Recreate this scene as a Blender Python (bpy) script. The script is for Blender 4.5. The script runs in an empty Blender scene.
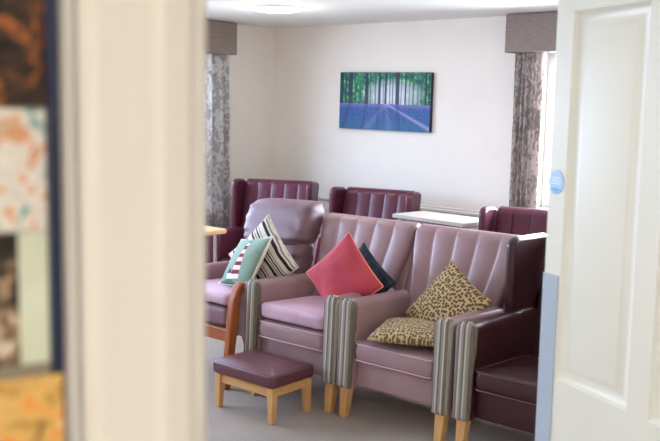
import bpy, bmesh, math, random
from mathutils import Vector, Matrix, noise
random.seed(7)
C = bpy.context.scene.collection
PI = math.pi
rad = math.radians

# ------------------------------------------------------------------ colours and materials
def lin(r, g, b):
    def f(c):
        c /= 255.0
        return c / 12.92 if c <= 0.04045 else ((c + 0.055) / 1.055) ** 2.4
    return (f(r), f(g), f(b), 1.0)

class V:
    """A shader socket with arithmetic, so that patterns read as formulas."""
    def __init__(s, nt, sock): s.nt, s.s = nt, sock
    def _m(s, op, b=None, c=None):
        n = s.nt.nodes.new('ShaderNodeMath'); n.operation = op
        for i, x in enumerate((s, b, c)):
            if x is None: continue
            if isinstance(x, V): s.nt.links.new(x.s, n.inputs[i])
            else: n.inputs[i].default_value = x
        return V(s.nt, n.outputs[0])
    def __add__(s, o): return s._m('ADD', o)
    def __sub__(s, o): return s._m('SUBTRACT', o)
    def __mul__(s, o): return s._m('MULTIPLY', o)
    def __truediv__(s, o): return s._m('DIVIDE', o)
    def lt(s, o): return s._m('LESS_THAN', o)
    def gt(s, o): return s._m('GREATER_THAN', o)
    def abs(s): return s._m('ABSOLUTE')
    def frac(s): return s._m('FRACT')
    def floor(s): return s._m('FLOOR')
    def sin(s): return s._m('SINE')
    def mn(s, o): return s._m('MINIMUM', o)
    def mx(s, o): return s._m('MAXIMUM', o)
    def step(s, a, b):
        n = s.nt.nodes.new('ShaderNodeMapRange'); n.interpolation_type = 'SMOOTHSTEP'
        s.nt.links.new(s.s, n.inputs[0]); n.inputs[1].default_value = a; n.inputs[2].default_value = b
        return V(s.nt, n.outputs[0])

class M:
    def __init__(s, name, rough=0.5, spec=0.5, metal=0.0):
        s.m = bpy.data.materials.new(name); s.m.use_nodes = True
        s.nt = s.m.node_tree; s.b = s.nt.nodes['Principled BSDF']
        s.b.inputs['Roughness'].default_value = rough
        s.b.inputs['Specular IOR Level'].default_value = spec
        s.b.inputs['Metallic'].default_value = metal
        s.tc = None
    def coord(s, kind='Object'):
        if s.tc is None: s.tc = s.nt.nodes.new('ShaderNodeTexCoord')
        return s.tc.outputs[kind]
    def xyz(s, kind='Object'):
        n = s.nt.nodes.new('ShaderNodeSeparateXYZ'); s.nt.links.new(s.coord(kind), n.inputs[0])
        return [V(s.nt, o) for o in n.outputs]
    def vec(s, x, y, z):
        n = s.nt.nodes.new('ShaderNodeCombineXYZ')
        for i, a in enumerate((x, y, z)):
            if isinstance(a, V): s.nt.links.new(a.s, n.inputs[i])
            else: n.inputs[i].default_value = a
        return n.outputs[0]
    def noise(s, scale, detail=3, vec=None, rough=0.5, dist=0.0):
        n = s.nt.nodes.new('ShaderNodeTexNoise'); n.inputs['Scale'].default_value = scale
        n.inputs['Detail'].default_value = detail; n.inputs['Roughness'].default_value = rough
        n.inputs['Distortion'].default_value = dist
        s.nt.links.new(vec or s.coord(), n.inputs['Vector']); return V(s.nt, n.outputs['Fac'])
    def voro(s, scale, feature='F1', vec=None, out='Distance', rnd=1.0, dim='3D'):
        n = s.nt.nodes.new('ShaderNodeTexVoronoi'); n.feature = feature; n.voronoi_dimensions = dim; n.inputs['Scale'].default_value = scale
        n.inputs['Randomness'].default_value = rnd
        s.nt.links.new(vec or s.coord(), n.inputs['Vector']); o = n.outputs[out]
        return V(s.nt, o) if out == 'Distance' else o
    def ramp(s, fac, stops, interp='LINEAR'):
        n = s.nt.nodes.new('ShaderNodeValToRGB'); n.color_ramp.interpolation = interp
        e = n.color_ramp.elements
        while len(e) < len(stops): e.new(0.5)
        for i, (p, c) in enumerate(stops): e[i].position = p; e[i].color = c
        s.nt.links.new(fac.s, n.inputs[0]); return n.outputs[0]
    def mix(s, fac, a, b):
        n = s.nt.nodes.new('ShaderNodeMix'); n.data_type = 'RGBA'
        if isinstance(fac, V): s.nt.links.new(fac.s, n.inputs[0])
        else: n.inputs[0].default_value = fac
        for i, x in ((6, a), (7, b)):
            if isinstance(x, tuple): n.inputs[i].default_value = x
            else: s.nt.links.new(x, n.inputs[i])
        return n.outputs[2]
    def col(s, c):
        if isinstance(c, tuple): s.b.inputs['Base Color'].default_value = c
        else: s.nt.links.new(c, s.b.inputs['Base Color'])
        return s
    def bump(s, h, strength=0.2, dist=0.01):
        n = s.nt.nodes.new('ShaderNodeBump'); n.inputs['Strength'].default_value = strength
        n.inputs['Distance'].default_value = dist
        s.nt.links.new(h.s, n.inputs['Height']); s.nt.links.new(n.outputs[0], s.b.inputs['Normal']); return s

def plain(name, rgb, rough=0.5, spec=0.5, var=0.06, scale=6, bump=0.0, bscale=300, metal=0.0, sheen=0.0):
    m = M(name, rough, spec, metal); c = lin(*rgb)
    k = m.noise(scale, 4)
    d = tuple(x * (1 - var) for x in c[:3]) + (1,); l = tuple(min(1, x * (1 + var)) for x in c[:3]) + (1,)
    m.col(m.mix(k.step(0.3, 0.7), d, l))
    if bump: m.bump(m.noise(bscale, 2), bump, 0.002)
    if sheen: m.b.inputs['Sheen Weight'].default_value = sheen
    return m.m

def vinyl(name, rgb, rough=0.36, var=0.07):
    m = M(name, rough, 0.5); c = lin(*rgb)
    d = tuple(x * (1 - var) for x in c[:3]) + (1,); l = tuple(min(1, x * (1 + var)) for x in c[:3]) + (1,)
    m.col(m.mix(m.noise(5, 4).step(0.3, 0.7), d, l))
    m.bump(m.noise(38, 3) + m.noise(420, 2) * 0.12, 0.16, 0.006)
    return m.m

def wood(name, a, b, axis=2, rough=0.42):
    m = M(name, rough, 0.4); x, y, z = m.xyz()
    s = [14, 14, 14]; s[axis] = 1.4
    v = m.vec(x * s[0], y * s[1], z * s[2])
    k = m.noise(3.2, 4, v, 0.6, 1.2)
    m.col(m.ramp(k, [(0.25, lin(*a)), (0.75, lin(*b))])); m.bump(k, 0.08, 0.002)
    return m.m

MV = vinyl('mauve_vinyl', (158, 125, 126), 0.36)
MVD = vinyl('lilac_vinyl', (124, 92, 98), 0.50)
BURG = vinyl('burgundy_vinyl', (90, 35, 54), 0.36)
OXB = vinyl('oxblood_vinyl', (62, 27, 30), 0.36)
STOOLV = vinyl('plum_vinyl', (100, 57, 64), 0.30)
OAK = wood('pale_oak', (196, 142, 84), (222, 174, 116))
OAKX = wood('pale_oak_rail', (196, 142, 84), (222, 174, 116), 0)
CHERRY = wood('cherry_wood', (142, 70, 34), (178, 98, 52))
CHERRYX = wood('cherry_wood_rail', (138, 72, 38), (168, 96, 56), 0)
BEECH = wood('beech_top', (196, 150, 104), (220, 178, 132), 0)
TABLEW = plain('pale_laminate', (186, 174, 164), 0.35, 0.5, 0.05)
CHROME = plain('chrome', (214, 214, 216), 0.18, 0.5, 0.02, metal=1.0)
DARKP = plain('dark_plastic', (40, 38, 40), 0.5)
PIPEM = plain('mauve_piping', (196, 160, 164), 0.35)
PIPEB = plain('plum_piping', (104, 72, 72), 0.35)
WALL = plain('wall_paint', (236, 229, 219), 0.75, 0.25, 0.015, 3, 0.05, 220)
CEIL = plain('ceiling_paint', (232, 229, 224), 0.85, 0.2, 0.01, 3)
TRIM = plain('trim_gloss', (238, 234, 226), 0.35, 0.4, 0.01)
DOORP = plain('door_satin', (232, 231, 219), 0.38, 0.4, 0.015, 4, 0.03, 180)
FRAMEP = plain('frame_gloss', (240, 233, 220), 0.4, 0.4, 0.01)
PLATE = plain('blue_grey_plastic', (176, 190, 206), 0.35, 0.5, 0.03)
NAVYF = plain('navy_frame', (15, 28, 60), 0.4)
UPVC = plain('white_upvc', (240, 242, 244), 0.3)
PELM = M('pelmet_fabric', 0.85, 0.2)
_k = PELM.noise(60, 3, PELM.vec(PELM.xyz()[0] * 0.3, PELM.xyz()[1] * 0.3, PELM.xyz()[2] * 4))
PELM.col(PELM.mix(_k.step(0.3, 0.7), lin(130, 118, 112), lin(154, 141, 132))); PELM.bump(_k, 0.15, 0.002); PELM = PELM.m

def carpet():
    m = M('carpet', 0.95, 0.1)
    k = m.noise(150, 3); q = m.noise(2.2, 4)
    c = m.ramp(k, [(0.25, lin(128, 112, 98)), (0.75, lin(186, 168, 150))])
    m.col(m.mix(q.step(0.3, 0.75) * 0.35, c, lin(124, 114, 110)))
    m.bump(m.noise(260, 2), 0.5, 0.006); m.b.inputs['Sheen Weight'].default_value = 0.25
    return m.m
CARPET = carpet()

def stripe_cloth():
    m = M('striped_cloth', 0.8, 0.2); x, y, z = m.xyz()
    u = ((x.abs() - 0.259) / 0.104)
    g = lambda a: lin(*a)
    c = m.ramp(u, [(0.0, g((116, 106, 94))), (0.16, g((150, 140, 126))), (0.30, g((186, 178, 166))), (0.40, g((112, 102, 92))),
                   (0.50, g((150, 140, 124))), (0.62, g((196, 190, 180))), (0.70, g((122, 112, 100))), (0.86, g((160, 150, 136)))], 'CONSTANT')
    m.col(c); m.bump(m.noise(500, 2), 0.2, 0.002); return m.m
STRIPE = stripe_cloth()

def curtain_cloth(name, base, leaf, dark):
    m = M(name, 0.85, 0.2); x, y, z = m.xyz()
    v = m.vec(x * 1.0, y * 1.0, z * 0.75)
    k = m.noise(19, 2, v, 0.5, 1.2); w = m.voro(17, 'F1', m.vec(x * 1.2, y * 1.2, z * 0.8))
    c = m.mix(k.step(0.47, 0.53), lin(*base), lin(*leaf))
    c = m.mix(w.lt(0.22) * 0.7, c, lin(*dark))
    m.col(c); m.b.inputs['Sheen Weight'].default_value = 0.1
    tr = m.nt.nodes.new('ShaderNodeBsdfTranslucent'); m.nt.links.new(c, tr.inputs[0])
    mx = m.nt.nodes.new('ShaderNodeMixShader'); mx.inputs[0].default_value = 0.5
    m.nt.links.new(m.b.outputs[0], mx.inputs[1]); m.nt.links.new(tr.outputs[0], mx.inputs[2])
    m.nt.links.new(mx.outputs[0], m.nt.nodes['Material Output'].inputs[0])
    return m.m
CURT = curtain_cloth('curtain_print', (222, 214, 210), (176, 167, 163), (150, 141, 138))
CURT2 = curtain_cloth('curtain_print_cool', (232, 230, 228), (196, 192, 188), (166, 161, 156))
LINING = plain('curtain_lining', (240, 238, 238), 0.8)

def glassmat():
    m = bpy.data.materials.new('window_glass'); m.use_nodes = True; nt = m.node_tree; nt.nodes.clear()
    o = nt.nodes.new('ShaderNodeOutputMaterial'); t = nt.nodes.new('ShaderNodeBsdfTransparent'); g = nt.nodes.new('ShaderNodeBsdfGlossy')
    t.inputs[0].default_value = (0.96, 0.98, 0.98, 1); g.inputs['Roughness'].default_value = 0.02
    x = nt.nodes.new('ShaderNodeMixShader'); x.inputs[0].default_value = 0.06
    nt.links.new(t.outputs[0], x.inputs[1]); nt.links.new(g.outputs[0], x.inputs[2]); nt.links.new(x.outputs[0], o.inputs[0])
    return m
GLASS = glassmat()

def emit(name, rgb, strength):
    m = bpy.data.materials.new(name); m.use_nodes = True; b = m.node_tree.nodes['Principled BSDF']
    b.inputs['Base Color'].default_value = (0.9, 0.9, 0.9, 1)
    b.inputs['Emission Color'].default_value = lin(*rgb); b.inputs['Emission Strength'].default_value = strength
    return m
LAMP = emit('lamp_diffuser', (255, 250, 240), 14.0)

# ------------------------------------------------------------------ mesh helpers
def obj(name, bm, mat, parent=None, smooth=True, angle=40, bevel=0.0, seg=2, subsurf=0):
    bmesh.ops.recalc_face_normals(bm, faces=bm.faces[:])
    me = bpy.data.meshes.new(name); bm.to_mesh(me); bm.free()
    me.materials.append(mat)
    if smooth:
        me.polygons.foreach_set('use_smooth', [True] * len(me.polygons))
        me.set_sharp_from_angle(angle=rad(angle))
    o = bpy.data.objects.new(name, me); C.objects.link(o)
    if parent: o.parent = parent
    if bevel:
        b = o.modifiers.new('bevel', 'BEVEL'); b.width = bevel; b.segments = seg; b.limit_method = 'ANGLE'; b.angle_limit = rad(35)
        b.harden_normals = False
    if subsurf:
        s = o.modifiers.new('sub', 'SUBSURF'); s.levels = s.render_levels = subsurf
    return o

def tag(o, label, cat, group=None):
    o['label'] = label; o['category'] = cat
    if group: o['group'] = group
    return o

def thing(name, label, cat, loc=(0, 0, 0), rz=0.0, group=None):
    o = bpy.data.objects.new(name, None); C.objects.link(o); o.location = loc; o.rotation_euler = (0, 0, rz)
    o.empty_display_size = 0.1
    return tag(o, label, cat, group)

def struct(name, bm, mat, parent=None, **k):
    k.setdefault('smooth', False)
    o = obj(name, bm, mat, parent, **k)
    if parent is None: o['kind'] = 'structure'
    return o

def box(bm, x0, x1, y0, y1, z0, z1, mtx=None):
    vs = [bm.verts.new((x, y, z)) for z in (z0, z1) for y in (y0, y1) for x in (x0, x1)]
    for f in ((0, 1, 3, 2), (4, 6, 7, 5), (0, 4, 5, 1), (2, 3, 7, 6), (0, 2, 6, 4), (1, 5, 7, 3)):
        bm.faces.new([vs[i] for i in f])
    if mtx is not None:
        for v in vs: v.co = mtx @ v.co
    return bm

def loft(bm, rings, cap=True, closed=True):
    rv = [[bm.verts.new(p) for p in r] for r in rings]
    n = len(rv[0])
    for a, b in zip(rv, rv[1:]):
        for i in range(n if closed else n - 1):
            j = (i + 1) % n
            bm.faces.new((a[i], a[j], b[j], b[i]))
    if cap:
        bm.faces.new(rv[0][::-1]); bm.faces.new(rv[-1])
    return bm

def tube(bm, pts, r, n=8, closed=False):
    pts = [Vector(p) for p in pts]; N = len(pts); rings = []
    for i, p in enumerate(pts):
        t = (pts[(i + 1) % N] - pts[i - 1]) if closed else (pts[min(i + 1, N - 1)] - pts[max(i - 1, 0)])
        t.normalize()
        a = Vector((0, 0, 1)) if abs(t.z) < 0.9 else Vector((0, 1, 0))
        u = t.cross(a).normalized(); w = t.cross(u)
        rr = r[i] if isinstance(r, (list, tuple)) else r
        rings.append([p + u * math.cos(2 * PI * k / n) * rr + w * math.sin(2 * PI * k / n) * rr for k in range(n)])
    if closed: rings.append(rings[0]); return loft(bm, rings, cap=False)
    return loft(bm, rings)

def rrect(w, d, r, n=7):
    """rounded rectangle outline, counter-clockwise"""
    pts = []; r = min(r, w / 2 - 1e-4, d / 2 - 1e-4)
    for cx, cy, a0 in ((w / 2 - r, d / 2 - r, 0), (-w / 2 + r, d / 2 - r, 90), (-w / 2 + r, -d / 2 + r, 180), (w / 2 - r, -d / 2 + r, 270)):
        for k in range(n):
            a = rad(a0 + 90 * k / (n - 1)); pts.append((cx + r * math.cos(a), cy + r * math.sin(a)))
    return pts

def pad(bm, cx, cy, w, d, z0, z1, rc=0.04, re=0.03, crown=0.015, slope=0.0, under=True, waist=0.0):
    """upholstered pad: rounded in plan, rounded edges, crowned top; slope lowers the back"""
    def ring(ins, z):
        ow, od = w - 2 * ins, d - 2 * ins
        return [(cx + x, cy + y, z - slope * (y + d / 2)) for x, y in rrect(max(ow, 0.01), max(od, 0.01), max(rc - ins * 0.4, 0.006))]
    R = []
    for k in range(5):
        a = PI / 2 * k / 4; R.append(ring(re * 0.8 * (1 - math.sin(a)), z0 + re * 0.8 * (1 - math.cos(a)) if under else z0))
    R.append(ring(-waist, (z0 + z1) / 2))
    for k in range(6):
        a = PI / 2 * k / 5; R.append(ring(re * (1 - math.cos(a)), z1 - re + re * math.sin(a)))
    m = min(w, d) / 2
    for k in range(1, 7):
        t = k / 6.0; ins = re + (m - re - 0.01) * t
        R.append(ring(ins, z1 + crown * (1 - (1 - t) ** 2)))
    return loft(bm, R)

def prism(bm, prof, x0, x1):
    """profile in (y, z), extruded along x"""
    return loft(bm, [[(x0, y, z) for y, z in prof], [(x1, y, z) for y, z in prof]])

def arch(cx, w, z0, z1, wb=None, n=12):
    """arm front outline in (x, z): straight sides, rounded top; wb = width at the foot"""
    wb = wb or w; r = w / 2
    pts = [(cx - wb / 2, z0), (cx - (wb * 0.45 + w * 0.55) / 2, z0 + (z1 - z0) * 0.55)]
    for k in range(n + 1):
        a = PI - PI * k / n; pts.append((cx + r * math.cos(a), z1 - r + r * math.sin(a)))
    pts += [(cx + (wb * 0.45 + w * 0.55) / 2, z0 + (z1 - z0) * 0.55), (cx + wb / 2, z0)]
    return pts

def lerp(a, b, t): return a + (b - a) * t
def sstep(a, b, x):
    t = max(0, min(1, (x - a) / (b - a))); return t * t * (3 - 2 * t)

def leg_bm(x, y, z1, top, bot, dx=0.0, dy=0.0):
    bm = bmesh.new(); R = []
    for z, s, k in ((0.0, bot, 1.0), (z1 * 0.5, (top + bot) / 2, 0.5), (z1, top, 0.0)):
        R.append([(x + dx * k + sx * s / 2, y + dy * k + sy * s / 2, z) for sx, sy in ((-1, -1), (1, -1), (1, 1), (-1, 1))])
    return loft(bm, R)

# ------------------------------------------------------------------ the armchairs
def channel_back(width, z0, z1, yf, th, channels, depth, flare=1.0):
    """upright padded back with vertical channels; width(z) half width, yf(z) front face"""
    bm = bmesh.new(); R = []; Mn = channels * 14; r = 0.045
    zs = [lerp(z0, z1 - r, k / 14) for k in range(15)]
    lev = [(z, 0.0) for z in zs] + [(z1 - r + r * math.sin(PI / 2 * k / 6), r * (1 - math.cos(PI / 2 * k / 6))) for k in range(1, 7)]
    for z, ins in lev:
        w = width(min(z, z1)) - ins * 0.35; f = yf(z) + ins; b = yf(z) + th - ins * 0.9; ring = []
        amp = depth * (1 - (ins / r) * 0.55)
        for i in range(Mn + 1):
            u = -1 + 2 * i / Mn; q = ((u + 1) / 2 * channels) % 1.0
            if i == Mn: q = 1.0
            q = 2 * q - 1
            bul = amp * math.cos(q * PI / 2) ** 0.5 if abs(q) < 1 else 0.0
            edge = 0.03 * max(0, (abs(u) - 0.93) / 0.07) ** 2
            ring.append((u * w, f - bul + edge, z))
        for i in range(9):
            u = 1 - 2 * i / 8; ring.append((u * (w - 0.012), b + 0.006 * (1 - u * u), z))
        R.append(ring)
    return loft(bm, R)

def back_pipes(width, z0, z1, yf, channels, depth):
    out = []
    for k in range(1, channels):
        u = -1 + 2 * k / channels; bm = bmesh.new(); pts = []
        for i in range(14):
            z = lerp(z0 + 0.02, z1 - 0.035, i / 13); pts.append((u * width(z), yf(z) - 0.0035, z))
        
        out.append(tube(bm, pts, 0.003, 6))
    return out

def armchair(label, loc, rz, leather, arm_leather, pipe, style='tub', group=None, deep=0.0, wf=0.09, front=None, oak=True, wing_h=1.0, throw=None, dark_front=None):
    t = thing('armchair', label, 'armchair', loc, rz, group)
    xa, aw = 0.311, 0.096; rake = 0.045
    top = wing_h
    # seat box and front panel
    bm = bmesh.new(); pad(bm, 0, -0.035, 0.535, 0.60, 0.175, 0.325, 0.02, 0.02, 0.0); obj('seat_base', bm, leather, t)
    bm = bmesh.new(); pad(bm, 0, -0.105, 0.522, 0.535, 0.327, 0.435, 0.045, 0.03, 0.022, 0.05, waist=0.004)
    sc = obj('seat_cushion', bm, leather, t)
    pts = [(x, y - 0.105, 0.425 - 0.05 * (y + 0.2675)) for x, y in rrect(0.522, 0.535, 0.045)]
    obj('piping', tube(bmesh.new(), pts, 0.004, 6, True), pipe, sc)
    pts = [(x, y - 0.105, 0.336 - 0.05 * (y + 0.2675)) for x, y in rrect(0.526, 0.539, 0.045)]
    obj('piping', tube(bmesh.new(), pts, 0.004, 6, True), pipe, sc)
    # arms
    for s in (-1, 1):
        bm = bmesh.new(); R = []
        yb = 0.16 if style == 'tub' else 0.30
        for y, zt, k in ((-0.345, 0.652, 1), (-0.2, 0.650, 1), (-0.05, 0.645, 1), (0.08, 0.64, 0.96), (yb, 0.635, 0.9)):
            R.append([(x, y - (rake * (0.66 - z) if y < -0.3 else 0), z) for x, z in arch(s * xa, aw * k, 0.172, zt)])
        arm = obj('arm', loft(bm, R), arm_leather, t, angle=50)
        bm = bmesh.new(); R = []
        for y, g in ((-0.335, 0.0), (-0.362, 0.0), (-0.372, 0.004), (-0.379, 0.012), (-0.382, 0.03)):
            R.append([(x, y - rake * (0.66 - z), z) for x, z in arch(s * xa, 0.102 - 2 * g, 0.168 + g, 0.660 - g, 0.084 - 2 * g)])
        fr = obj('arm_front', loft(bm, R), front or STRIPE, t, angle=55)
        o = arch(s * xa, 0.103, 0.17, 0.661, 0.085)
        obj('piping', tube(bmesh.new(), [(x, -0.364 - rake * (0.66 - z), z) for x, z in o], 0.0042, 6), front or STRIPE, fr)
    # back
    off = deep
    if style == 'tub':
        wd = lambda z: 0.285 + 0.077 * sstep(0.50, 0.98, z)
        yf = lambda z: 0.09 + 0.235 * ((z - 0.40) / 0.6) + 0.01 * math.sin((z - .4) * 5)
    else:
        wd = lambda z: 0.305
        yf = lambda z: 0.11 + off + 0.16 * ((z - 0.40) / 0.6)
    br = obj('backrest', channel_back(wd, 0.36, top, yf, 0.10, 5, 0.015 if style == 'tub' else 0.010), leather, t, angle=70)
    for bm in back_pipes(wd, 0.42, top, yf, 5, 0.026): obj('piping', bm, pipe if style == 'tub' else leather, br)
    # outer back shell below the pad
    shz = 0.93 if style == 'tub' else 0.72
    bm = bmesh.new(); prism(bm, [(0.20 + off, 0.175), (0.30 + off, 0.175), (yf(0.6) + 0.12, 0.6), (yf(shz) + 0.085, shz), (yf(shz) + 0.055, shz), (yf(0.6) + 0.05, 0.6), (0.2 + off, 0.40)], -0.36, 0.36)
    obj('back_shell', bm, leather, t, bevel=0.012)
    for s in (-1, 1):
        bm = bmesh.new()
        if style != 'tub':
            prof = [(wf + 0.02, 0.58), (wf, 0.68), (wf, top - 0.10)]
            for k in range(7):
                a = PI - PI / 2 * k / 6; prof.append((wf + 0.07 + 0.07 * math.cos(a), top - 0.045 + 0.055 * math.sin(a)))
            prof += [(yf(1.0) + 0.02, top + 0.0), (yf(1.0) + 0.07, top - 0.02), (yf(0.6) + 0.08, 0.6), (yf(0.6) + 0.08, 0.5), (wf + 0.08, 0.5)]
            prism(bm, prof, s * 0.310, s * 0.362)
            w = obj('wing', bm, leather, t, bevel=0.022, seg=4, angle=60)
    # legs
    lm = OAK
    for s in (-1, 1):
        obj('leg', leg_bm(s * xa, -0.352, 0.172, 0.056, 0.042, -0.006, -0.014), lm, t, bevel=0.004)
        obj('leg', leg_bm(s * xa, 0.26 + off, 0.18, 0.05, 0.036, 0, 0.05), lm, t, bevel=0.004)
    return t

# ------------------------------------------------------------------ throw cushions
def cushion_mesh(w, h, th, seatz=None, mtx=None, seed=1, wr=0.006, concave=0.07):
    N = 30; bm = bmesh.new(); grid = {}
    for side in (1, -1):
        for i in range(N + 1):
            for j in range(N + 1):
                u = -1 + 2 * i / N; v = -1 + 2 * j / N
                edge = i in (0, N) or j in (0, N)
                if edge and (0, i, j) in grid: grid[(side, i, j)] = grid[(0, i, j)]; continue
                uu = math.sin(u * PI / 2) * 0.35 + u * 0.65; vv = math.sin(v * PI / 2) * 0.35 + v * 0.65
                x = uu * w / 2 * (1 - concave * (1 - vv * vv)); y = vv * h / 2 * (1 - concave * (1 - uu * uu))
                p = max(0, (1 - uu * uu) * (1 - vv * vv)); z = side * th / 2 * p ** 0.42
                nz = noise.noise(Vector((x * 9 + seed * 3.1, y * 9, side + seed))) * wr * min(1, p * 3)
                nz += noise.noise(Vector((x * 22 + seed, y * 22, side * 2 + seed))) * wr * 0.4 * min(1, p * 3)
                vtx = bm.verts.new((x, y, z + nz))
                if edge: grid[(0, i, j)] = vtx
                grid[(side, i, j)] = vtx
    for side in (1, -1):
        for i in range(N):
            for j in range(N):
                q = [grid[(side, i, j)], grid[(side, i + 1, j)], grid[(side, i + 1, j + 1)], grid[(side, i, j + 1)]]
                bm.faces.new(q if side > 0 else q[::-1])
    if seatz is not None:
        inv = mtx.inverted()
        for vtx in bm.verts:
            p = mtx @ vtx.co
            if p.z < seatz + 0.05:
                k = seatz + 0.05 - p.z; p.z = seatz + 0.05 - 0.05 * (1 - math.exp(-k / 0.05)) ; vtx.co = inv @ p
    rim = [(i, 0) for i in range(N)] + [(N, j) for j in range(N)] + [(N - i, N) for i in range(N)] + [(0, N - j) for j in range(N)]
    return bm, [grid[(0, i, j)].co.copy() for i, j in rim]

def frame_mtx(c, x, y):
    x = Vector(x).normalized(); y = Vector(y); y = (y - x * y.dot(x)).normalized(); n = x.cross(y)
    m = Matrix((x, y, n)).transposed().to_4x4(); m.translation = Vector(c); return m

def cushion(name, label, mat, c, x, y, w, h, th, seatz=None, pipe=None, seed=1, group=None, pr=0.006, wr=0.006):
    mtx = frame_mtx(c, x, y)
    bm, rim = cushion_mesh(w, h, th, seatz, mtx, seed, wr)
    o = obj(name, bm, mat, None, angle=80); o.matrix_world = mtx
    tag(o, label, 'cushion', group)
    if pipe: obj('piping', tube(bmesh.new(), rim, pr, 6, True), pipe, o)
    return o

# cushion cloths
def leopard(name, scale, base, spot):
    m = M(name, 0.85, 0.15); x, y, z = m.xyz()
    v = m.vec(x, y, 0.0)
    d = m.voro(scale, 'F1', v, rnd=0.75, dim='2D'); e = m.noise(scale * 1.4, 2, v)
    k = (d + (e - 0.5) * 0.16)
    c = m.mix(m.noise(14, 2).step(0.3, 0.7), lin(*base), tuple(q * 0.86 for q in lin(*base)[:3]) + (1,))
    c = m.mix(k.lt(0.40), c, lin(*spot))
    m.col(c); m.bump(m.noise(300, 2), 0.15, 0.002); m.b.inputs['Sheen Weight'].default_value = 0.15
    return m.m
LEO = leopard('leopard_print', 52, (192, 164, 116), (98, 74, 50))
LEO2 = leopard('leopard_print_fine', 60, (200, 176, 130), (112, 88, 60))

def coral_cloth():
    m = M('coral_cloth', 0.8, 0.2)
    m.col(m.mix(m.noise(5, 3).step(0.3, 0.7), lin(178, 62, 80), lin(194, 74, 82)))
    m.bump(m.noise(16, 3) + m.noise(400, 2) * 0.2, 0.25, 0.01); m.b.inputs['Sheen Weight'].default_value = 0.2; return m.m
CORAL = coral_cloth(); CORALP = plain('coral_piping', (242, 140, 116), 0.7)

def navy_cloth():
    m = M('navy_cloth', 0.7, 0.3); x, y, z = m.xyz()
    a = ((x * 16).frac() - 0.5).abs().lt(0.09); b = ((y * 16).frac() - 0.5).abs().lt(0.09)
    c = m.mix(m.noise(11, 3).step(0.45, 0.6), lin(24, 28, 44), lin(32, 52, 62))
    m.col(m.mix(a.mx(b) * 0.15, c, lin(78, 96, 104))); m.bump(m.noise(60, 3), 0.3, 0.006); return m.m
NAVYC = navy_cloth()

def mono_stripe():
    m = M('black_and_cream_stripe', 0.8, 0.2); x, y, z = m.xyz()
    wob = (m.noise(6, 2) - 0.5) * 0.035
    f = ((y + wob + 0.4) / 0.105).frac()
    cream, grey, black = lin(226, 216, 200), lin(138, 128, 122), lin(44, 40, 42)
    c = m.ramp(f, [(0.0, cream), (0.24, black), (0.42, cream), (0.52, grey), (0.60, cream), (0.70, black), (0.80, cream), (0.90, grey), (0.96, cream)], 'CONSTANT')
    m.col(c); m.bump(m.noise(60, 2), 0.25, 0.004); return m.m
MONO = mono_stripe()

def lighthouse_cloth():
    m = M('lighthouse_print', 0.8, 0.2); x, y, z = m.xyz()
    u = x / 0.36; v = y / 0.36                                   # both run -0.5 .. 0.5
    sky = m.ramp(v + 0.5, [(0.0, lin(108, 126, 106)), (0.25, lin(128, 146, 126)), (1.0, lin(148, 166, 152))])
    sky = m.mix(m.noise(9, 3).step(0.4, 0.7) * 0.35, sky, lin(106, 134, 114))
    # rock at the foot
    rock = (v + 0.36 - (u + 0.12).abs() * -0.25 + (m.noise(16, 2) - 0.5) * 0.12).lt(0.0)
    c = m.mix(rock, sky, lin(78, 112, 92))
    uc = u - 0.05; hw = (v * -0.13) + 0.078
    tower = uc.abs().lt(hw) * v.gt(-0.36) * v.lt(0.26)
    band = ((v + 0.36) / 0.155).frac().gt(0.52)
    c = m.mix(tower, c, m.mix(band, lin(222, 206, 200), lin(126, 34, 48)))
    lamp = uc.abs().lt(0.030) * v.gt(0.27) * v.lt(0.335)
    c = m.mix(lamp, c, lin(230, 224, 214))
    cap = uc.abs().lt((v * -0.45) + 0.185) * v.gt(0.335) * v.lt(0.41)
    c = m.mix(cap, c, lin(126, 34, 48))
    gal = uc.abs().lt(0.062) * v.gt(0.25) * v.lt(0.272)
    c = m.mix(gal, c, lin(70, 50, 56))
    hut = (u + 0.14).abs().lt(0.07) * v.gt(-0.36) * v.lt(-0.26)
    c = m.mix(hut, c, lin(216, 212, 204))
    roof = (u + 0.14).abs().lt((v * -0.9) - 0.15) * v.gt(-0.265) * v.lt(-0.18)
    c = m.mix(roof, c, lin(60, 58, 64))
    m.col(m.mix(z.gt(0.0), lin(214, 208, 190), c)); m.bump(m.noise(40, 2), 0.2, 0.004); return m.m
LIGHTH = lighthouse_cloth(); CREAMP = plain('cream_piping', (222, 214, 196), 0.8)

# ------------------------------------------------------------------ room
XL, YB, HC = -6.06, 6.264, 2.40
J = Vector((-0.4365, 0.3902)); W2 = Vector((0.306, 0.952)).normalized(); N2 = Vector((W2.y, -W2.x))   # doorway wall: jamb, direction, corridor normal
DE = Vector((-0.926, 1.837)); DU = Vector((0.895, -0.446)).normalized(); DL = 0.918
HG = DE + DU * DL

def wmtx(origin, ux):      # local x along the wall, local y = the other way (left normal), z up
    m = Matrix.Identity(4); m[0][0], m[1][0] = ux.x, ux.y; m[0][1], m[1][1] = -ux.y, ux.x
    m[0][3], m[1][3] = origin.x, origin.y; return m
WM = wmtx(J, W2)           # y > 0 is the room side, y < 0 the corridor side

bm = bmesh.new(); box(bm, XL - 0.2, 3.2, -2.4, YB + 0.2, -0.12, 0.0); struct('floor', bm, CARPET)
bm = bmesh.new(); box(bm, XL - 0.2, 3.2, -2.4, YB + 0.2, HC, HC + 0.12); struct('ceiling', bm, CEIL)
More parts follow.
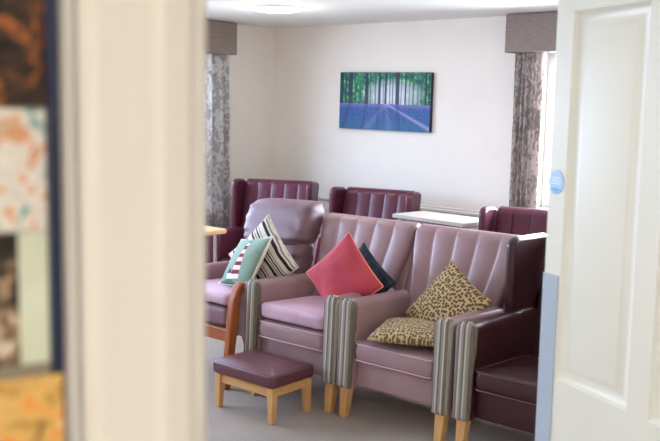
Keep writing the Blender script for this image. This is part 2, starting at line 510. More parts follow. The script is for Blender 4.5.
# back wall with the window opening
WX0, WX1, WZ0, WZ1 = -3.24, -1.30, 0.95, 2.14
bm = bmesh.new()
box(bm, XL - 0.15, WX0, YB, YB + 0.15, 0, HC); box(bm, WX1, 3.1, YB, YB + 0.15, 0, HC)
box(bm, WX0, WX1, YB, YB + 0.15, 0, WZ0); box(bm, WX0, WX1, YB, YB + 0.15, WZ1, HC); struct('wall_back', bm, WALL)
LY0, LY1 = 0.35, 5.42
bm = bmesh.new()
box(bm, XL - 0.15, XL, -2.3, LY0, 0, HC); box(bm, XL - 0.15, XL, LY1, YB, 0, HC)
box(bm, XL - 0.15, XL, LY0, LY1, 0, 0.75); box(bm, XL - 0.15, XL, LY0, LY1, WZ1, HC); struct('wall_left', bm, WALL)
bm = bmesh.new(); box(bm, XL, 3.1, -2.4, -2.3, 0, HC); struct('wall_front', bm, WALL)
OPEN = (HG - J).length + 0.03
bm = bmesh.new()
box(bm, -2.9, -0.03, 0.0, 0.10, 0, HC, WM); box(bm, OPEN + 0.02, 5.02, 0.0, 0.10, 0, HC, WM); box(bm, -0.03, OPEN + 0.02, 0.0, 0.10, 2.05, HC, WM)
struct('wall_right', bm, WALL)
bm = bmesh.new(); box(bm, -3.4, 5.6, -1.85, -1.75, 0, HC, WM); struct('wall_corridor', bm, WALL)
# dado rail, skirting
def rail_prof(): return [(0, 0), (-0.010, 0.004), (-0.022, 0.014), (-0.024, 0.030), (-0.014, 0.040), (-0.018, 0.052), (0, 0.056)]
bm = bmesh.new(); loft(bm, [[(x, YB + y, 0.822 + z) for y, z in rail_prof()] for x in (XL, WX0 - 0.16)]); struct('trim_1', bm, TRIM, bevel=0.002)
bm = bmesh.new(); loft(bm, [[(XL - y, yy, 0.822 + z) for y, z in rail_prof()] for yy in (LY1 + 0.2, YB)]); struct('trim_2', bm, TRIM, bevel=0.002)
bm = bmesh.new(); box(bm, XL, 1.0, YB - 0.016, YB, 0, 0.12); struct('baseboard_back', bm, TRIM, bevel=0.004)
bm = bmesh.new(); box(bm, XL, XL + 0.016, -2.3, YB - 0.016, 0, 0.12); struct('baseboard_left', bm, TRIM, bevel=0.004)
# windows: frame, mullions, panes, sill
def window(name, axis, a0, a1, z0, z1, p, inward):
    fr = bmesh.new(); gl = bmesh.new()
    def b(bmx, u0, u1, w0, w1, d0, d1):
        if axis == 'x': box(bmx, u0, u1, p + d0, p + d1, w0, w1)
        else: box(bmx, p + d0, p + d1, u0, u1, w0, w1)
    s = -inward
    d0, d1 = sorted((s * 0.05, s * 0.11)); f = 0.06
    b(fr, a0, a1, z0, z0 + f, d0, d1); b(fr, a0, a1, z1 - f, z1, d0, d1); b(fr, a0, a0 + f, z0 + f, z1 - f, d0, d1); b(fr, a1 - f, a1, z0 + f, z1 - f, d0, d1)
    nm = 2 if a1 - a0 < 2.2 else 5; n = nm
    for k in range(1, n): c = lerp(a0, a1, k / n); b(fr, c - 0.035, c + 0.035, z0 + f, z1 - f, d0, d1)
    o = struct(name, fr, UPVC, bevel=0.004)
    for k in range(n):
        g = bmesh.new(); b(g, lerp(a0, a1, k / n) + 0.03, lerp(a0, a1, (k + 1) / n) - 0.03, z0 + 0.05, z1 - 0.05, *sorted((s * 0.078, s * 0.082)))
        obj('pane', g, GLASS, o, smooth=False)
    sb = bmesh.new(); b(sb, a0 - 0.03, a1 + 0.03, z0 - 0.03, z0, *sorted((s * 0.05, -s * 0.06))); obj('sill', sb, TRIM, o, smooth=False, bevel=0.006)
    return o
window('window_1', 'x', WX0, WX1, WZ0, WZ1, YB, -1)
window('window_2', 'y', LY0, LY1, 0.75, WZ1, XL, 1)

# doorway lining and architraves
bm = bmesh.new(); box(bm, -0.03, 0.0, -0.002, 0.102, 0, 2.05, WM); box(bm, OPEN, OPEN + 0.02, -0.002, 0.102, 0, 2.05, WM); box(bm, -0.03, OPEN + 0.02, -0.002, 0.102, 2.02, 2.05, WM)
struct('trim_3', bm, FRAMEP, bevel=0.003)
sec = [(-0.006, 0.0), (-0.006, -0.011), (-0.013, -0.0125), (-0.019, -0.0165), (-0.036, -0.0190), (-0.042, -0.0175), (-0.060, -0.0180), (-0.078, -0.0195), (-0.086, -0.014), (-0.086, 0.0)]
bm = bmesh.new(); loft(bm, [[WM @ Vector((u, v, z)) for u, v in sec] for z in (0.0, 2.12)]); struct('trim_4', bm, FRAMEP, bevel=0.002)
bm = bmesh.new(); loft(bm, [[WM @ Vector((OPEN - u, v, z)) for u, v in sec] for z in (0.0, 2.12)]); struct('trim_5', bm, FRAMEP, bevel=0.002)

# ------------------------------------------------------------------ the open panelled door
DM = wmtx(DE, DU)          # local x from leading edge to hinge; y>0 room-far side, y<0 the side the camera sees
def door():
    T = 0.044; H0, H1 = 0.008, 2.02
    bm = bmesh.new()
    cols = [(0.057, 0.285), (0.345, 0.573), (0.633, 0.861)]
    rows = [(0.20, 0.93), (1.105, 1.905)]
    xs = sorted({0.0, DL} | {a for c in cols for a in c}); zs = sorted({H0, H1} | {a for r in rows for a in r})
    def ispanel(x0, x1, z0, z1): return any(abs(x0 - c[0]) < 1e-6 for c in cols) and any(abs(z0 - r[0]) < 1e-6 for r in rows)
    for side, y in ((-1, 0.0), (1, T)):
        vt = {}
        def g(x, z, yy=None):
            k = (round(x, 5), round(z, 5), yy if yy is not None else y)
            if k not in vt: vt[k] = bm.verts.new((x, k[2], z))
            return vt[k]
        for x0, x1 in zip(xs, xs[1:]):
            for z0, z1 in zip(zs, zs[1:]):
                if not ispanel(x0, x1, z0, z1):
                    bm.faces.new([g(x0, z0), g(x1, z0), g(x1, z1), g(x0, z1)]); continue
                # ogee sunk moulding, then a raised flat field
                loops = [(0.0, 0.0), (0.004, 0.004), (0.012, 0.0085), (0.020, 0.010), (0.026, 0.0095), (0.036, 0.004), (0.042, 0.003)]
                prev = None
                for ins, dep in loops:
                    yy = y + dep * (1 if side < 0 else -1)
                    lp = [g(x0 + ins, z0 + ins, yy), g(x1 - ins, z0 + ins, yy), g(x1 - ins, z1 - ins, yy), g(x0 + ins, z1 - ins, yy)]
                    if prev:
                        for i in range(4): bm.faces.new([prev[i], prev[(i + 1) % 4], lp[(i + 1) % 4], lp[i]])
                    prev = lp
                bm.faces.new(prev)
    for (xa, xb, za, zb) in ((0, 0, H0, H1), (DL, DL, H0, H1)):
        bm.faces.new([bm.verts.new(p) for p in ((xa, 0, za), (xa, T, za), (xa, T, zb), (xa, 0, zb))])
    for z in (H0, H1): bm.faces.new([bm.verts.new(p) for p in ((0, 0, z), (DL, 0, z), (DL, T, z), (0, T, z))])
    bmesh.ops.remove_doubles(bm, verts=bm.verts[:], dist=1e-5)
    o = struct('door_1', bm, DOORP, smooth=True, angle=28); o.matrix_world = DM
    # edge protector wrapping the leading edge
    bm = bmesh.new(); prof = [(0.052, -0.0025), (-0.0025, -0.0025), (-0.0025, T + 0.0025), (0.052, T + 0.0025), (0.052, T + 0.0002), (-0.0002, T + 0.0002), (-0.0002, -0.0002), (0.052, -0.0002)]
    loft(bm, [[(x, y, z) for x, y in prof] for z in (0.02, 1.336)]); p = obj('edge_protector', bm, PLATE, o, smooth=False, bevel=0.0008); p['label'] = 'pale blue edge protector strip'
    # lever handles below the frame of the photo
    for s, y in ((-1, 0.0), (1, T)):
        bm = bmesh.new(); tube(bm, [(0.075, y, 0.88), (0.075, y + s * 0.045, 0.88), (0.09, y + s * 0.05, 0.88), (0.19, y + s * 0.05, 0.88)], 0.009, 10)
        h = obj('handle', bm, CHROME, o)
    for z in (0.25, 1.0, 1.78):
        bm = bmesh.new(); tube(bm, [(DL + 0.006, -0.006, z - 0.05), (DL + 0.006, -0.006, z + 0.05)], 0.006, 10); obj('hinge', bm, CHROME, o)
    return o
DOOR = door()

# round fire door sign
t = thing('door_sign', 'small round pale blue sign stuck on the white panelled door', 'sign', (0, 0, 0)); t.matrix_world = DM @ Matrix.Translation((0.0265, -0.0004, 1.541))
def disc(bm, r, y0, y1, n=40):
    return loft(bm, [[(r * math.cos(2 * PI * k / n), y, r * math.sin(2 * PI * k / n)) for k in range(n)] for y in (y0, y1)])
def signmat():
    m = M('sign_blue', 0.35, 0.5); x, y, z = m.xyz()
    m.col(m.mix((z + (x * x) * 6).lt(-0.013), lin(166, 200, 238), lin(104, 160, 222))); return m.m
obj('plate', disc(bmesh.new(), 0.0262, -0.0014, 0.0), signmat(), t, smooth=False)
SIGNW = plain('sign_white', (226, 236, 246), 0.4)
for z, hw in ((0.0095, 0.014), (0.003, 0.017), (-0.0035, 0.016)):
    bm = bmesh.new(); box(bm, -hw, hw, -0.0018, -0.0013, z - 0.0013, z + 0.0013); obj('text_line', bm, SIGNW, t, smooth=False)
bm = bmesh.new(); loft(bm, [[(r * math.cos(2 * PI * k / 40), -0.0019, r * math.sin(2 * PI * k / 40)) for k in range(40)] for r in (0.0222, 0.0232)], cap=False)
obj('ring', bm, SIGNW, t, smooth=False)

# ------------------------------------------------------------------ notice board beside the doorway (corridor side)
BM = WM                    # local x along the wall (negative to the left), y<0 towards the corridor
t = thing('notice_board', 'blue framed notice board on the wall left of the doorway', 'notice board', (0, 0, 0)); t.matrix_world = WM
bm = bmesh.new(); fo = 0.0066
x0, x1, z0, z1 = -0.76, -0.0980, 1.33, 2.05
box(bm, x1 - fo, x1, -0.020, 0.0, z0, z1); box(bm, x0, x0 + fo, -0.020, 0.0, z0, z1); box(bm, x0 + fo, x1 - fo, -0.020, 0.0, z0, z0 + fo); box(bm, x0 + fo, x1 - fo, -0.020, 0.0, z1 - fo, z1)
obj('frame', bm, NAVYF, t, smooth=False, bevel=0.0015)
bm = bmesh.new(); box(bm, x0 + fo, x1 - fo, -0.012, -0.001, z0 + fo, z1 - fo)
obj('backing', bm, plain('board_felt', (150, 140, 120), 0.9), t, smooth=False)
def print_mat(name, stops, scale, seed, detail=3):
    m = M(name, 0.45, 0.3); x, y, z = m.xyz()
    v = m.vec(x + seed, y, z + seed * 0.7)
    k = m.noise(scale, detail, v, 0.55, 0.8); d = m.noise(scale * 1.7, 2, m.vec(x - seed, y, z + seed))
    m.col(m.ramp(k * 0.7 + d * 0.3, stops)); return m.m
L = lambda *a: lin(*a)
autumn = print_mat('autumn_photo', [(0.34, L(20, 18, 16)), (0.46, L(52, 40, 30)), (0.54, L(96, 58, 32)), (0.59, L(176, 98, 40)), (0.64, L(76, 54, 44)), (0.70, L(110, 106, 110))], 62, 2.3)
craft = print_mat('craft_photo', [(0.36, L(64, 150, 140)), (0.42, L(214, 208, 196)), (0.52, L(232, 226, 214)), (0.57, L(214, 140, 84)), (0.63, L(200, 180, 150))], 70, 5.1)
brown = print_mat('brown_photo', [(0.38, L(20, 18, 16)), (0.48, L(60, 48, 36)), (0.56, L(168, 140, 108)), (0.62, L(226, 214, 194))], 48, 8.2)
creamp = print_mat('cream_leaflet', [(0.35, L(206, 210, 182)), (0.65, L(224, 228, 204))], 20, 1.0)
tanp = print_mat('tan_photo', [(0.34, L(44, 40, 34)), (0.42, L(196, 150, 74)), (0.52, L(226, 186, 110)), (0.60, L(232, 140, 50)), (0.66, L(236, 210, 150))], 54, 3.7)
def photo(name, label, mat, xa, xb, za, zb, y=-0.0125, cat='photo print'):
    bm = bmesh.new(); box(bm, xa, xb, y - 0.0008, y, za, zb); o = obj(name, bm, mat, None, smooth=False); o.matrix_world = WM; return tag(o, label, cat)
photo('photo_print', 'photo of brown and orange autumn leaves, top of the blue framed board', autumn, -0.30, -0.1050, 1.6955, 1.90)
photo('photo_print', 'pale photo with teal and orange spots, middle of the board', craft, -0.29, -0.1050, 1.6255, 1.694)
photo('photo_print', 'dark brown photo, below the pale spotted photo', brown, -0.28, -0.1215, 1.548, 1.6245)
photo('leaflet', 'narrow plain cream leaflet beside the navy frame edge', creamp, -0.1216, -0.1050, 1.548, 1.6245, cat='leaflet')
photo('picture_card', 'tan and orange picture card overlapping the bottom of the navy frame', tanp, -0.25, -0.1000, 1.36, 1.5425, y=-0.0215, cat='card')

# ------------------------------------------------------------------ pelmets and curtains
bm = bmesh.new(); box(bm, -3.503, -1.05, YB - 0.15, YB, 2.112, 2.395)
tag(obj('pelmet', bm, PELM, smooth=False, bevel=0.006), 'taupe fabric pelmet over the window nearest the white door', 'pelmet')
bm = bmesh.new(); box(bm, XL, XL + 0.15, 0.10, 5.64, 2.118, 2.395)
tag(obj('pelmet', bm, PELM, smooth=False, bevel=0.006), 'taupe fabric pelmet high on the left wall', 'pelmet')

def curtain(name, label, mat, p0, p1, z0, z1, folds, amp, seed, gather=0.0, parent=None):
    """pleated sheet hanging from p0 to p1 (top ends), with thickness"""
    p0, p1 = Vector(p0), Vector(p1); d = p1 - p0; Ln = d.length; d.normalize(); n = Vector((-d.y, d.x)); rnd = random.Random(seed)
    ph = [rnd.uniform(-0.5, 0.5) for _ in range(folds * 2 + 3)]; N = folds * 14; R = []
    for k in range(26):
        tz = k / 25; z = lerp(z1, z0, tz); a, b = [], []
        for i in range(N + 1):
            u = i / N; f = u * folds * 2 * PI; s = ph[int(u * folds * 2)]
            off = amp * (0.55 + 0.45 * sstep(0, 0.3, tz)) * math.sin(f + 0.5 * s * tz + 0.4 * math.sin(3 * tz + i * 0.02)) + amp * 0.35 * math.sin(f * 0.5 + seed + 1.4 * tz)
            sp = 1 + gather * (tz - 0.3)
            q = p0 + d * (Ln * (0.5 + (u - 0.5) * sp)) + n * off
            a.append((q.x, q.y, z)); q2 = q + n * 0.006; b.append((q2.x, q2.y, z))
        R.append(a + b[::-1])
    return tag(obj(name, loft(bmesh.new(), R), mat, None, angle=70), label, 'curtain')
cr = curtain('curtain', 'leaf print curtain beside the bright window gap and the white door', CURT, (-3.445, YB - 0.085), (-3.195, YB - 0.085), 0.02, 2.111, 6, 0.026, 3)
cl = curtain('curtain', 'pale leaf print curtain on the left wall behind the beech topped table', CURT2, (XL + 0.085, 5.20), (XL + 0.085, 5.62), 0.02, 2.117, 4, 0.042, 8)

# ------------------------------------------------------------------ ceiling lights
def ceiling_light(label, x, y, r=0.20):
    t = thing('ceiling_light', label, 'ceiling light', (x, y, HC))
    n = 40
    bm = bmesh.new(); loft(bm, [[(q * math.cos(2 * PI * k / n), q * math.sin(2 * PI * k / n), z) for k in range(n)] for q, z in ((r, 0), (r, -0.012), (r - 0.006, -0.018), (r - 0.02, -0.018), (r - 0.02, 0))])
    obj('rim', bm, UPVC, t)
    bm = bmesh.new(); loft(bm, [[(q * math.cos(2 * PI * k / n), q * math.sin(2 * PI * k / n), z) for k in range(n)] for q, z in ((r - 0.021, -0.012), (r - 0.024, -0.02), (r * 0.7, -0.028), (r * 0.35, -0.032), (0.01, -0.033))])
    obj('diffuser', bm, LAMP, t)
    l = bpy.data.lights.new('bulb', 'POINT'); l.energy = 9; l.shadow_soft_size = 0.15; l.color = (1, 0.95, 0.88)
    o = bpy.data.objects.new('bulb', l); C.objects.link(o); o.parent = t; o.location = (0, 0, -0.20)
ceiling_light('round glowing ceiling light in the lounge near the left corner', -4.72, 4.90)

# ------------------------------------------------------------------ picture
def picture_mat():
    m = M('woodland_print', 0.5, 0.3); x, y, z = m.xyz()
    u = x / 0.98 + 0.5; v = z / 0.5 + 0.5
    fol = m.noise(26, 4, m.vec(x, 0.0, z * 0.8), 0.65)
    c = m.ramp(fol, [(0.34, L(8, 52, 58)), (0.46, L(20, 98, 80)), (0.55, L(46, 136, 86)), (0.63, L(120, 184, 112)), (0.72, L(220, 238, 206))])
    glow = ((u - 0.60).abs() / 0.36); glow2 = ((v - 0.60).abs() / 0.30)
    g = (glow * glow + glow2 * glow2)
    c = m.mix((g * -1.0 + 1.0).mx(0.0) * 0.75, c, L(226, 226, 240))
    rnd = random.Random(5); trunks = None
    for cx, w, col in ((0.03, 0.020, 1), (0.075, 0.008, 1), (0.13, 0.024, 1), (0.19, 0.006, 0), (0.245, 0.005, 0), (0.315, 0.020, 1), (0.355, 0.006, 0), (0.41, 0.007, 0), (0.455, 0.013, 1), (0.50, 0.005, 0), (0.525, 0.011, 1), (0.57, 0.006, 0), (0.60, 0.007, 0), (0.652, 0.021, 1), (0.69, 0.005, 0), (0.735, 0.008, 1), (0.775, 0.005, 0), (0.82, 0.009, 0), (0.865, 0.005, 0), (0.90, 0.006, 0), (0.945, 0.010, 1), (0.98, 0.007, 1)):
        k = (u + (m.noise(3, 1, m.vec(cx * 20, 0.0, z)) - 0.5) * 0.012 - cx).abs().lt(w)
        c = m.mix(k * (0.95 if col else 0.72), c, L(20, 38, 62) if col else L(36, 66, 74))
    gr = m.noise(34, 4, m.vec(x, 0.0, z * 2.2), 0.6)
    gc = m.ramp(gr, [(0.34, L(20, 54, 100)), (0.48, L(34, 80, 136)), (0.57, L(58, 80, 158)), (0.66, L(30, 104, 122))])
    gc = m.mix((v / 0.46).step(0.78, 1.0) * 0.55, gc, L(140, 116, 190))
    gc = m.mix((v / 0.46 * -1.0 + 1.0).step(0.35, 1.0) * 0.6, gc, L(30, 98, 128))
    # pale lanes fanning out on the woodland floor
    dv = (v * -1.0 + 0.46)
    for a, w, k0 in ((1.15, 0.03, 0.42), (-0.5, 0.03, 0.12), (0.1, 0.02, 0.10)):
        k = ((u - 0.53) - dv * a).abs() / (dv * 0.09 + w); gc = m.mix((k * -1.0 + 1.0).mx(0.0) * k0, gc, L(196, 180, 226))
    for cx, w in ((0.13, 0.035), (0.315, 0.03), (0.652, 0.03), (0.455, 0.02)):
        k = ((u - cx) - dv * (cx - 0.53) * 0.5).abs() / w; gc = m.mix((k * -1.0 + 1.0).mx(0.0) * 0.55, gc, L(24, 44, 92))
    c = m.mix((v + (m.noise(18, 2) - 0.5) * 0.03).lt(0.455), c, gc)
    m.col(c); return m.m
t = thing('canvas_picture', 'canvas of blue woodland floor and green trees on back wall', 'picture', (-4.722, YB, 1.733)); t.rotation_euler = (0, rad(0.5), 0)
bm = bmesh.new(); box(bm, -0.486, 0.486, -0.036, 0.0, -0.246, 0.246); obj('canvas', bm, plain('canvas_edge', (34, 40, 62), 0.7), t, smooth=False, bevel=0.002)
bm = bmesh.new(); box(bm, -0.484, 0.484, -0.0375, -0.0358, -0.244, 0.244); obj('print', bm, picture_mat(), t, smooth=False)

# ------------------------------------------------------------------ chairs
CA = armchair('mauve armchair with coral cushion, behind the low stool', (-3.442, 4.08, 0), 0, MV, MV, PIPEM, group='mauve channel back armchairs')
CB = armchair('mauve armchair with two leopard print cushions', (-2.712, 4.08, 0), 0, MV, MV, PIPEM, group='mauve channel back armchairs')
CC = armchair('dark oxblood armchair in the front row beside the white door', (-1.966, 4.085, 0), 0, OXB, OXB, PIPEB, 'wing', 'burgundy wing armchairs', deep=0.15, wf=0.075, wing_h=1.02)
E1 = armchair('burgundy wing armchair in the corner by the left curtain', (-5.285, 5.39, 0), rad(24), BURG, BURG, PIPEB, 'wing', 'burgundy wing armchairs', wing_h=1.04, front=BURG)
E2 = armchair('burgundy wing armchair on the back wall left of the pale table', (-4.40, 5.58, 0), rad(13), BURG, BURG, PIPEB, 'wing', 'burgundy wing armchairs', wing_h=1.02, front=BURG)
E3 = armchair('burgundy wing armchair under the back curtain right of the pale table', (-2.735, 5.14, 0), rad(10), BURG, BURG, PIPEB, 'wing', 'burgundy wing armchairs', wing_h=1.035, front=BURG)

# pink throw over a pressure pad on the first mauve chair
def throw(bm, cx, cy, w, d, z0, z1, seed, drop=0.0):
    pad(bm, cx, cy, w, d, z0, z1, 0.05, 0.03, 0.012, 0.05)
    for v in bm.verts:
        k = sstep(z0, z1, v.co.z)
        v.co.z += (noise.noise(v.co * 7 + Vector((seed, 0, 0))) * 0.010 + noise.noise(v.co * 17 + Vector((seed, 3, 0))) * 0.004) * k
        e = noise.noise(Vector((v.co.x * 11 + seed, v.co.z * 16, v.co.y * 8)))
        v.co.y += 0.007 * e
    return bm
PINK = M('pink_cloth', 0.75, 0.25); PINK.col(PINK.mix(PINK.noise(6, 3).step(0.3, 0.7), lin(196, 158, 174), lin(208, 174, 186))); PINK.bump(PINK.noise(12, 4) + PINK.noise(350, 2) * 0.15, 0.35, 0.012); PINK = PINK.m
o = obj('seat_pad', throw(bmesh.new(), -3.442, 3.96, 0.515, 0.50, 0.447, 0.535, 3), PINK, None, angle=70); tag(o, 'pink cloth covered seat pad on the mauve armchair behind the stool', 'seat pad')

# ------------------------------------------------------------------ the lilac recliner with cherry wood arms
def recliner():
    t = thing('armchair', 'lilac pillow back armchair with cherry wood arm fronts', 'armchair', (-4.16, 4.05, 0))
    bm = bmesh.new(); pad(bm, 0, -0.10, 0.53, 0.60, 0.352, 0.475, 0.05, 0.035, 0.02, 0.05); obj('seat_cushion', bm, MVD, t)
    bm = bmesh.new(); box(bm, -0.29, 0.29, -0.425, -0.395, 0.275, 0.352); obj('front_rail', bm, CHERRYX, t, smooth=False, bevel=0.006)
    bm = bmesh.new(); box(bm, -0.27, 0.27, -0.34, 0.24, 0.29, 0.350); obj('seat_base', bm, MVD, t, smooth=False, bevel=0.01)
    for s in (-1, 1):
        # bent wooden upright running down into the front leg
        pts = [(-0.335, 0.635), (-0.360, 0.60), (-0.385, 0.54), (-0.400, 0.44), (-0.412, 0.34), (-0.43, 0.2), (-0.455, 0.0)]
        bm = bmesh.new(); R = []
        for k, (y, z) in enumerate(pts):
            w = lerp(0.056, 0.042, k / 6); d = (0.04, 0.056, 0.062, 0.064, 0.064, 0.058, 0.044)[k]
            R.append([(s * 0.312 + a * w / 2, y + b * d / 2, z) for a, b in ((-1, -1), (1, -1), (1, 1), (-1, 1))])
        up = obj('arm_post', loft(bm, R), CHERRY, t, bevel=0.009, seg=3)
        # padded arm and side panel
        bm = bmesh.new(); R = []
        for y, zt in ((-0.33, 0.61), (-0.30, 0.628), (-0.1, 0.632), (0.1, 0.628), (0.22, 0.62)):
            R.append([(x, y, z) for x, z in arch(s * 0.312, 0.085, 0.30, zt)])
        obj('arm', loft(bm, R), MV, t, angle=50)
        obj('leg', leg_bm(s * 0.30, 0.23, 0.30, 0.045, 0.036, 0, 0.09), CHERRY, t, bevel=0.005)
    # two stacked back pillows, gathered at the ends
    def pillow(z0, z1, th, yo, seed, half, xo=0.06):
        bm = bmesh.new(); R = []; nu = 72; nv = 48
        zc, hz = (z0 + z1) / 2, (z1 - z0) / 2
        def sp(c, e): return math.copysign(abs(c) ** e, c)
        for i in range(nv + 1):
            a = -PI / 2 + PI * i / nv; ring = []
            for k in range(nu):
                b = 2 * PI * k / nu
                ca = max(abs(math.cos(a)), 0.02)
                x = xo + half * sp(math.cos(b), 0.25) * ca ** 0.16; y = th / 2 * sp(math.sin(b), 0.7) * ca ** 0.5; z = zc + hz * sp(math.sin(a), 0.6) + 0.012 * (x - xo) / half * (1 if z1 > 1 else 0)
                g = (abs(x - xo) / half) ** 3
                y += 0.008 * g * math.sin(z * 95 + seed + x * 6)
                y += noise.noise(Vector((x * 6 + seed, z * 7, 0))) * 0.016 + noise.noise(Vector((x * 15, z * 18, seed))) * 0.010 + g * noise.noise(Vector((x * 8, z * 42, seed))) * 0.014
                z += noise.noise(Vector((x * 5, seed, z * 3))) * 0.010
                y += 0.12 + 0.20 * ((z - 0.45) / 0.6) + yo
                ring.append((x, y, z))
            R.append(ring)
        return loft(bm, R)
    obj('lumbar_pillow', pillow(0.46, 0.825, 0.20, 0.03, 2.0, 0.275), MVD, t, angle=80)
    obj('head_pillow', pillow(0.78, 1.065, 0.22, 0.02, 5.0, 0.288), MVD, t, angle=80)
    bm = bmesh.new(); prism(bm, [(0.19, 0.30), (0.25, 0.30), (0.42, 1.0), (0.36, 1.0)], -0.31, 0.31); obj('back_shell', bm, MVD, t, bevel=0.02)
    return t
D = recliner()
o = obj('seat_throw', throw(bmesh.new(), -4.16, 3.92, 0.545, 0.56, 0.487, 0.555, 9), PINK, None, angle=70); tag(o, 'pink throw on the seat of the armchair with cherry wood arms', 'throw')

# ------------------------------------------------------------------ cushions
cushion('cushion', 'sea green cushion with a red and white lighthouse', LIGHTH, (-4.03, 3.925, 0.70), (0.962, -0.2055, 0.18), (-0.029, 0.5786, 0.8151), 0.36, 0.36, 0.11, 0.545, CREAMP, 3)
cushion('cushion', 'black and cream striped cushion standing on its corner', MONO, (-4.00, 4.05, 0.705), (0.6965, -0.0737, -0.7137), (0.7175, 0.14, 0.693), 0.42, 0.42, 0.12, 0.545, CREAMP, 6, pr=0.004)
cushion('cushion', 'coral pink cushion standing on its corner', CORAL, (-3.2593, 3.965, 0.70), (0.6993, -0.0565, -0.7126), (0.7121, 0.1419, 0.6875), 0.39, 0.39, 0.13, 0.53, CORALP, 2, pr=0.0045, wr=0.010)
cushion('cushion', 'dark navy cushion half hidden behind the coral cushion', NAVYC, (-3.235, 4.085, 0.66), (0.8214, -0.1774, -0.5421), (0.5691, 0.3169, 0.7587), 0.36, 0.36, 0.09, 0.53, None, 4)
cushion('cushion', 'leopard print cushion leaning upright against the mauve back', LEO, (-2.6194, 4.075, 0.620), (0.8524, -0.3262, -0.4088), (0.5137, 0.376, 0.7712), 0.40, 0.40, 0.12, 0.445, None, 5, 'leopard print cushions')
cushion('cushion', 'leopard print cushion lying flat on the seat', LEO2, (-2.715, 3.895, 0.495), (0.93, 0.36, 0.02), (-0.36, 0.93, 0.05), 0.41, 0.38, 0.125, 0.445, None, 8, 'leopard print cushions')

# ------------------------------------------------------------------ stool
t = thing('footstool', 'low plum padded footstool on pale oak legs', 'footstool', (-3.44, 3.495, 0))
bm = bmesh.new(); pad(bm, 0, 0, 0.48, 0.345, 0.199, 0.272, 0.03, 0.022, 0.020, 0.0); sc = obj('seat', bm, STOOLV, t)
obj('piping', tube(bmesh.new(), [(x, y, 0.262) for x, y in rrect(0.474, 0.339, 0.03)], 0.004, 6, True), PIPEB, sc)
for y0 in (-0.145, 0.125):
    bm = bmesh.new(); box(bm, -0.20, 0.20, y0, y0 + 0.02, 0.145, 0.198); obj('apron', bm, OAKX, t, smooth=False, bevel=0.003)
for x0 in (-0.215, 0.195):
    bm = bmesh.new(); box(bm, x0, x0 + 0.02, -0.13, 0.13, 0.145, 0.198); obj('apron', bm, OAKX, t, smooth=False, bevel=0.003)
for sx in (-1, 1):
    for sy in (-1, 1):
        obj('leg', leg_bm(sx * 0.203, sy * 0.135, 0.198, 0.046, 0.032, sx * 0.004, sy * 0.004), OAK, t, bevel=0.004)

# ------------------------------------------------------------------ tables
t = thing('console_table', 'tall pale topped table between two burgundy armchairs', 'table', (-3.86, 5.235, 0), rad(-7))
bm = bmesh.new(); box(bm, 0, 0.655, 0, 0.34, 0.895, 0.925); obj('table_top', bm, TABLEW, t, smooth=False, bevel=0.004)
bm = bmesh.new(); box(bm, -0.002, 0.657, -0.003, 0.001, 0.893, 0.899); obj('edge_strip', bm, DARKP, t, smooth=False)
for x, y in ((0.06, 0.04), (0.06, 0.30), (0.60, 0.04), (0.60, 0.30)): obj('leg', leg_bm(x, y, 0.895, 0.045, 0.04), TABLEW, t, bevel=0.003)
bm = bmesh.new(); box(bm, 0.05, 0.61, 0.03, 0.31, 0.82, 0.893); obj('apron', bm, TABLEW, t, smooth=False, bevel=0.003)

t = thing('side_table', 'beech topped table on a chrome post before the left curtain', 'table', (-5.36, 4.44, 0))
bm = bmesh.new(); pad(bm, 0, 0, 0.74, 0.50, 0.712, 0.745, 0.05, 0.010, 0.0); obj('table_top', bm, BEECH, t)
bm = bmesh.new(); tube(bm, [(0.305, 0.17, 0.03), (0.305, 0.17, 0.712)], 0.018, 14); p = obj('post', bm, CHROME, t)
bm = bmesh.new(); tube(bm, [(-0.305, 0.17, 0.03), (-0.305, 0.17, 0.712)], 0.018, 14); obj('post', bm, CHROME, t)
for s in (-1, 1):
    bm = bmesh.new(); box(bm, s * 0.305 - 0.025, s * 0.305 + 0.025, -0.22, 0.24, 0.0, 0.03); obj('foot', bm, CHROME, t, smooth=False, bevel=0.008)

# ------------------------------------------------------------------ light
def area(name, loc, target, sx, sy, energy, col):
    l = bpy.data.lights.new(name, 'AREA'); l.shape = 'RECTANGLE'; l.size = sx; l.size_y = sy; l.energy = energy; l.color = col
    o = bpy.data.objects.new(name, l); C.objects.link(o); o.location = loc
    o.rotation_euler = (Vector(target) - Vector(loc)).to_track_quat('-Z', 'Y').to_euler(); return o
area('daylight_left', (XL - 0.9, (LY0 + LY1) / 2, 2.0), (XL + 1.6, (LY0 + LY1) / 2, 0.6), LY1 - LY0 + 0.4, 1.9, 860, (0.58, 0.71, 1.0))
area('ceiling_fill_left', (XL - 0.8, (LY0 + LY1) / 2, 0.5), (XL + 2.2, (LY0 + LY1) / 2, 2.3), LY1 - LY0, 1.0, 12, (0.90, 0.95, 1.0))  # upward fill added to brighten the ceiling, standing in for bounce off outside ground
area('daylight_back', ((WX0 + WX1) / 2, YB + 0.7, 1.8), ((WX0 + WX1) / 2, YB - 2, 0.9), WX1 - WX0 + 0.3, 1.5, 900, (0.80, 0.87, 1.0))
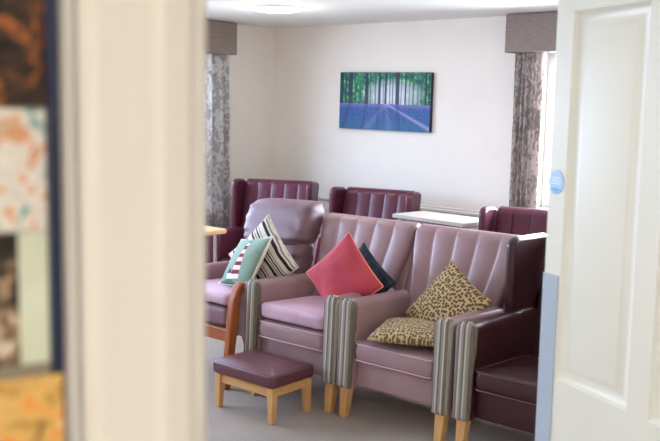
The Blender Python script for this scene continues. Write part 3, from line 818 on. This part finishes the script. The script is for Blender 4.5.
# unseen lamps added to brighten door and jamb: one in corridor, one in lounge
def lamp(label, x, y, e):
    t = thing('ceiling_light', label, 'ceiling light', (x, y, HC)); n = 32; r = 0.2
    bm = bmesh.new(); loft(bm, [[(q * math.cos(2 * PI * k / n), q * math.sin(2 * PI * k / n), z) for k in range(n)] for q, z in ((r, 0), (r, -0.03), (r * 0.7, -0.05), (0.01, -0.06))]); obj('diffuser', bm, LAMP, t)
    l = bpy.data.lights.new('bulb', 'AREA'); l.shape = 'DISK'; l.size = 0.4; l.energy = e; l.color = (1, 0.98, 0.95)
    o = bpy.data.objects.new('bulb', l); C.objects.link(o); o.parent = t; o.location = (0, 0, -0.075)
lamp('unseen fill lamp added on the corridor ceiling behind the camera', 0.55, -0.6, 33)
lamp('unseen fill lamp added on the lounge ceiling near the open door', -1.05, 0.45, 7)

w = bpy.data.worlds.new('world'); bpy.context.scene.world = w; w.use_nodes = True
w.node_tree.nodes['Background'].inputs[0].default_value = (0.80, 0.88, 1.0, 1); w.node_tree.nodes['Background'].inputs[1].default_value = 2.0

# ------------------------------------------------------------------ camera
cam = bpy.data.cameras.new('camera'); co = bpy.data.objects.new('camera', cam); C.objects.link(co)
yaw, pit, rol = rad(40.367), rad(7.3253), rad(1.1033)
fw = Vector((-math.sin(yaw) * math.cos(pit), math.cos(yaw) * math.cos(pit), -math.sin(pit)))
rt = Vector((math.cos(yaw), math.sin(yaw), 0)); up = rt.cross(fw)
rt2 = rt * math.cos(rol) + up * math.sin(rol); up2 = up * math.cos(rol) - rt * math.sin(rol)
m = Matrix((rt2, up2, -fw)).transposed().to_4x4(); m.translation = Vector((0, 0, 1.7)); co.matrix_world = m
cam.sensor_width = 36.0; cam.lens = 903.75 / 660 * 36.0; cam.clip_start = 0.02
cam.dof.use_dof = True; cam.dof.focus_distance = 5.0; cam.dof.aperture_fstop = 7.0
S = bpy.context.scene; S.camera = co
S.view_settings.view_transform = 'Standard'; S.view_settings.look = 'None'; S.view_settings.gamma = 1.0; S.view_settings.exposure = -0.42
S.cycles.max_bounces = 10; S.cycles.diffuse_bounces = 6; S.cycles.use_denoising = True
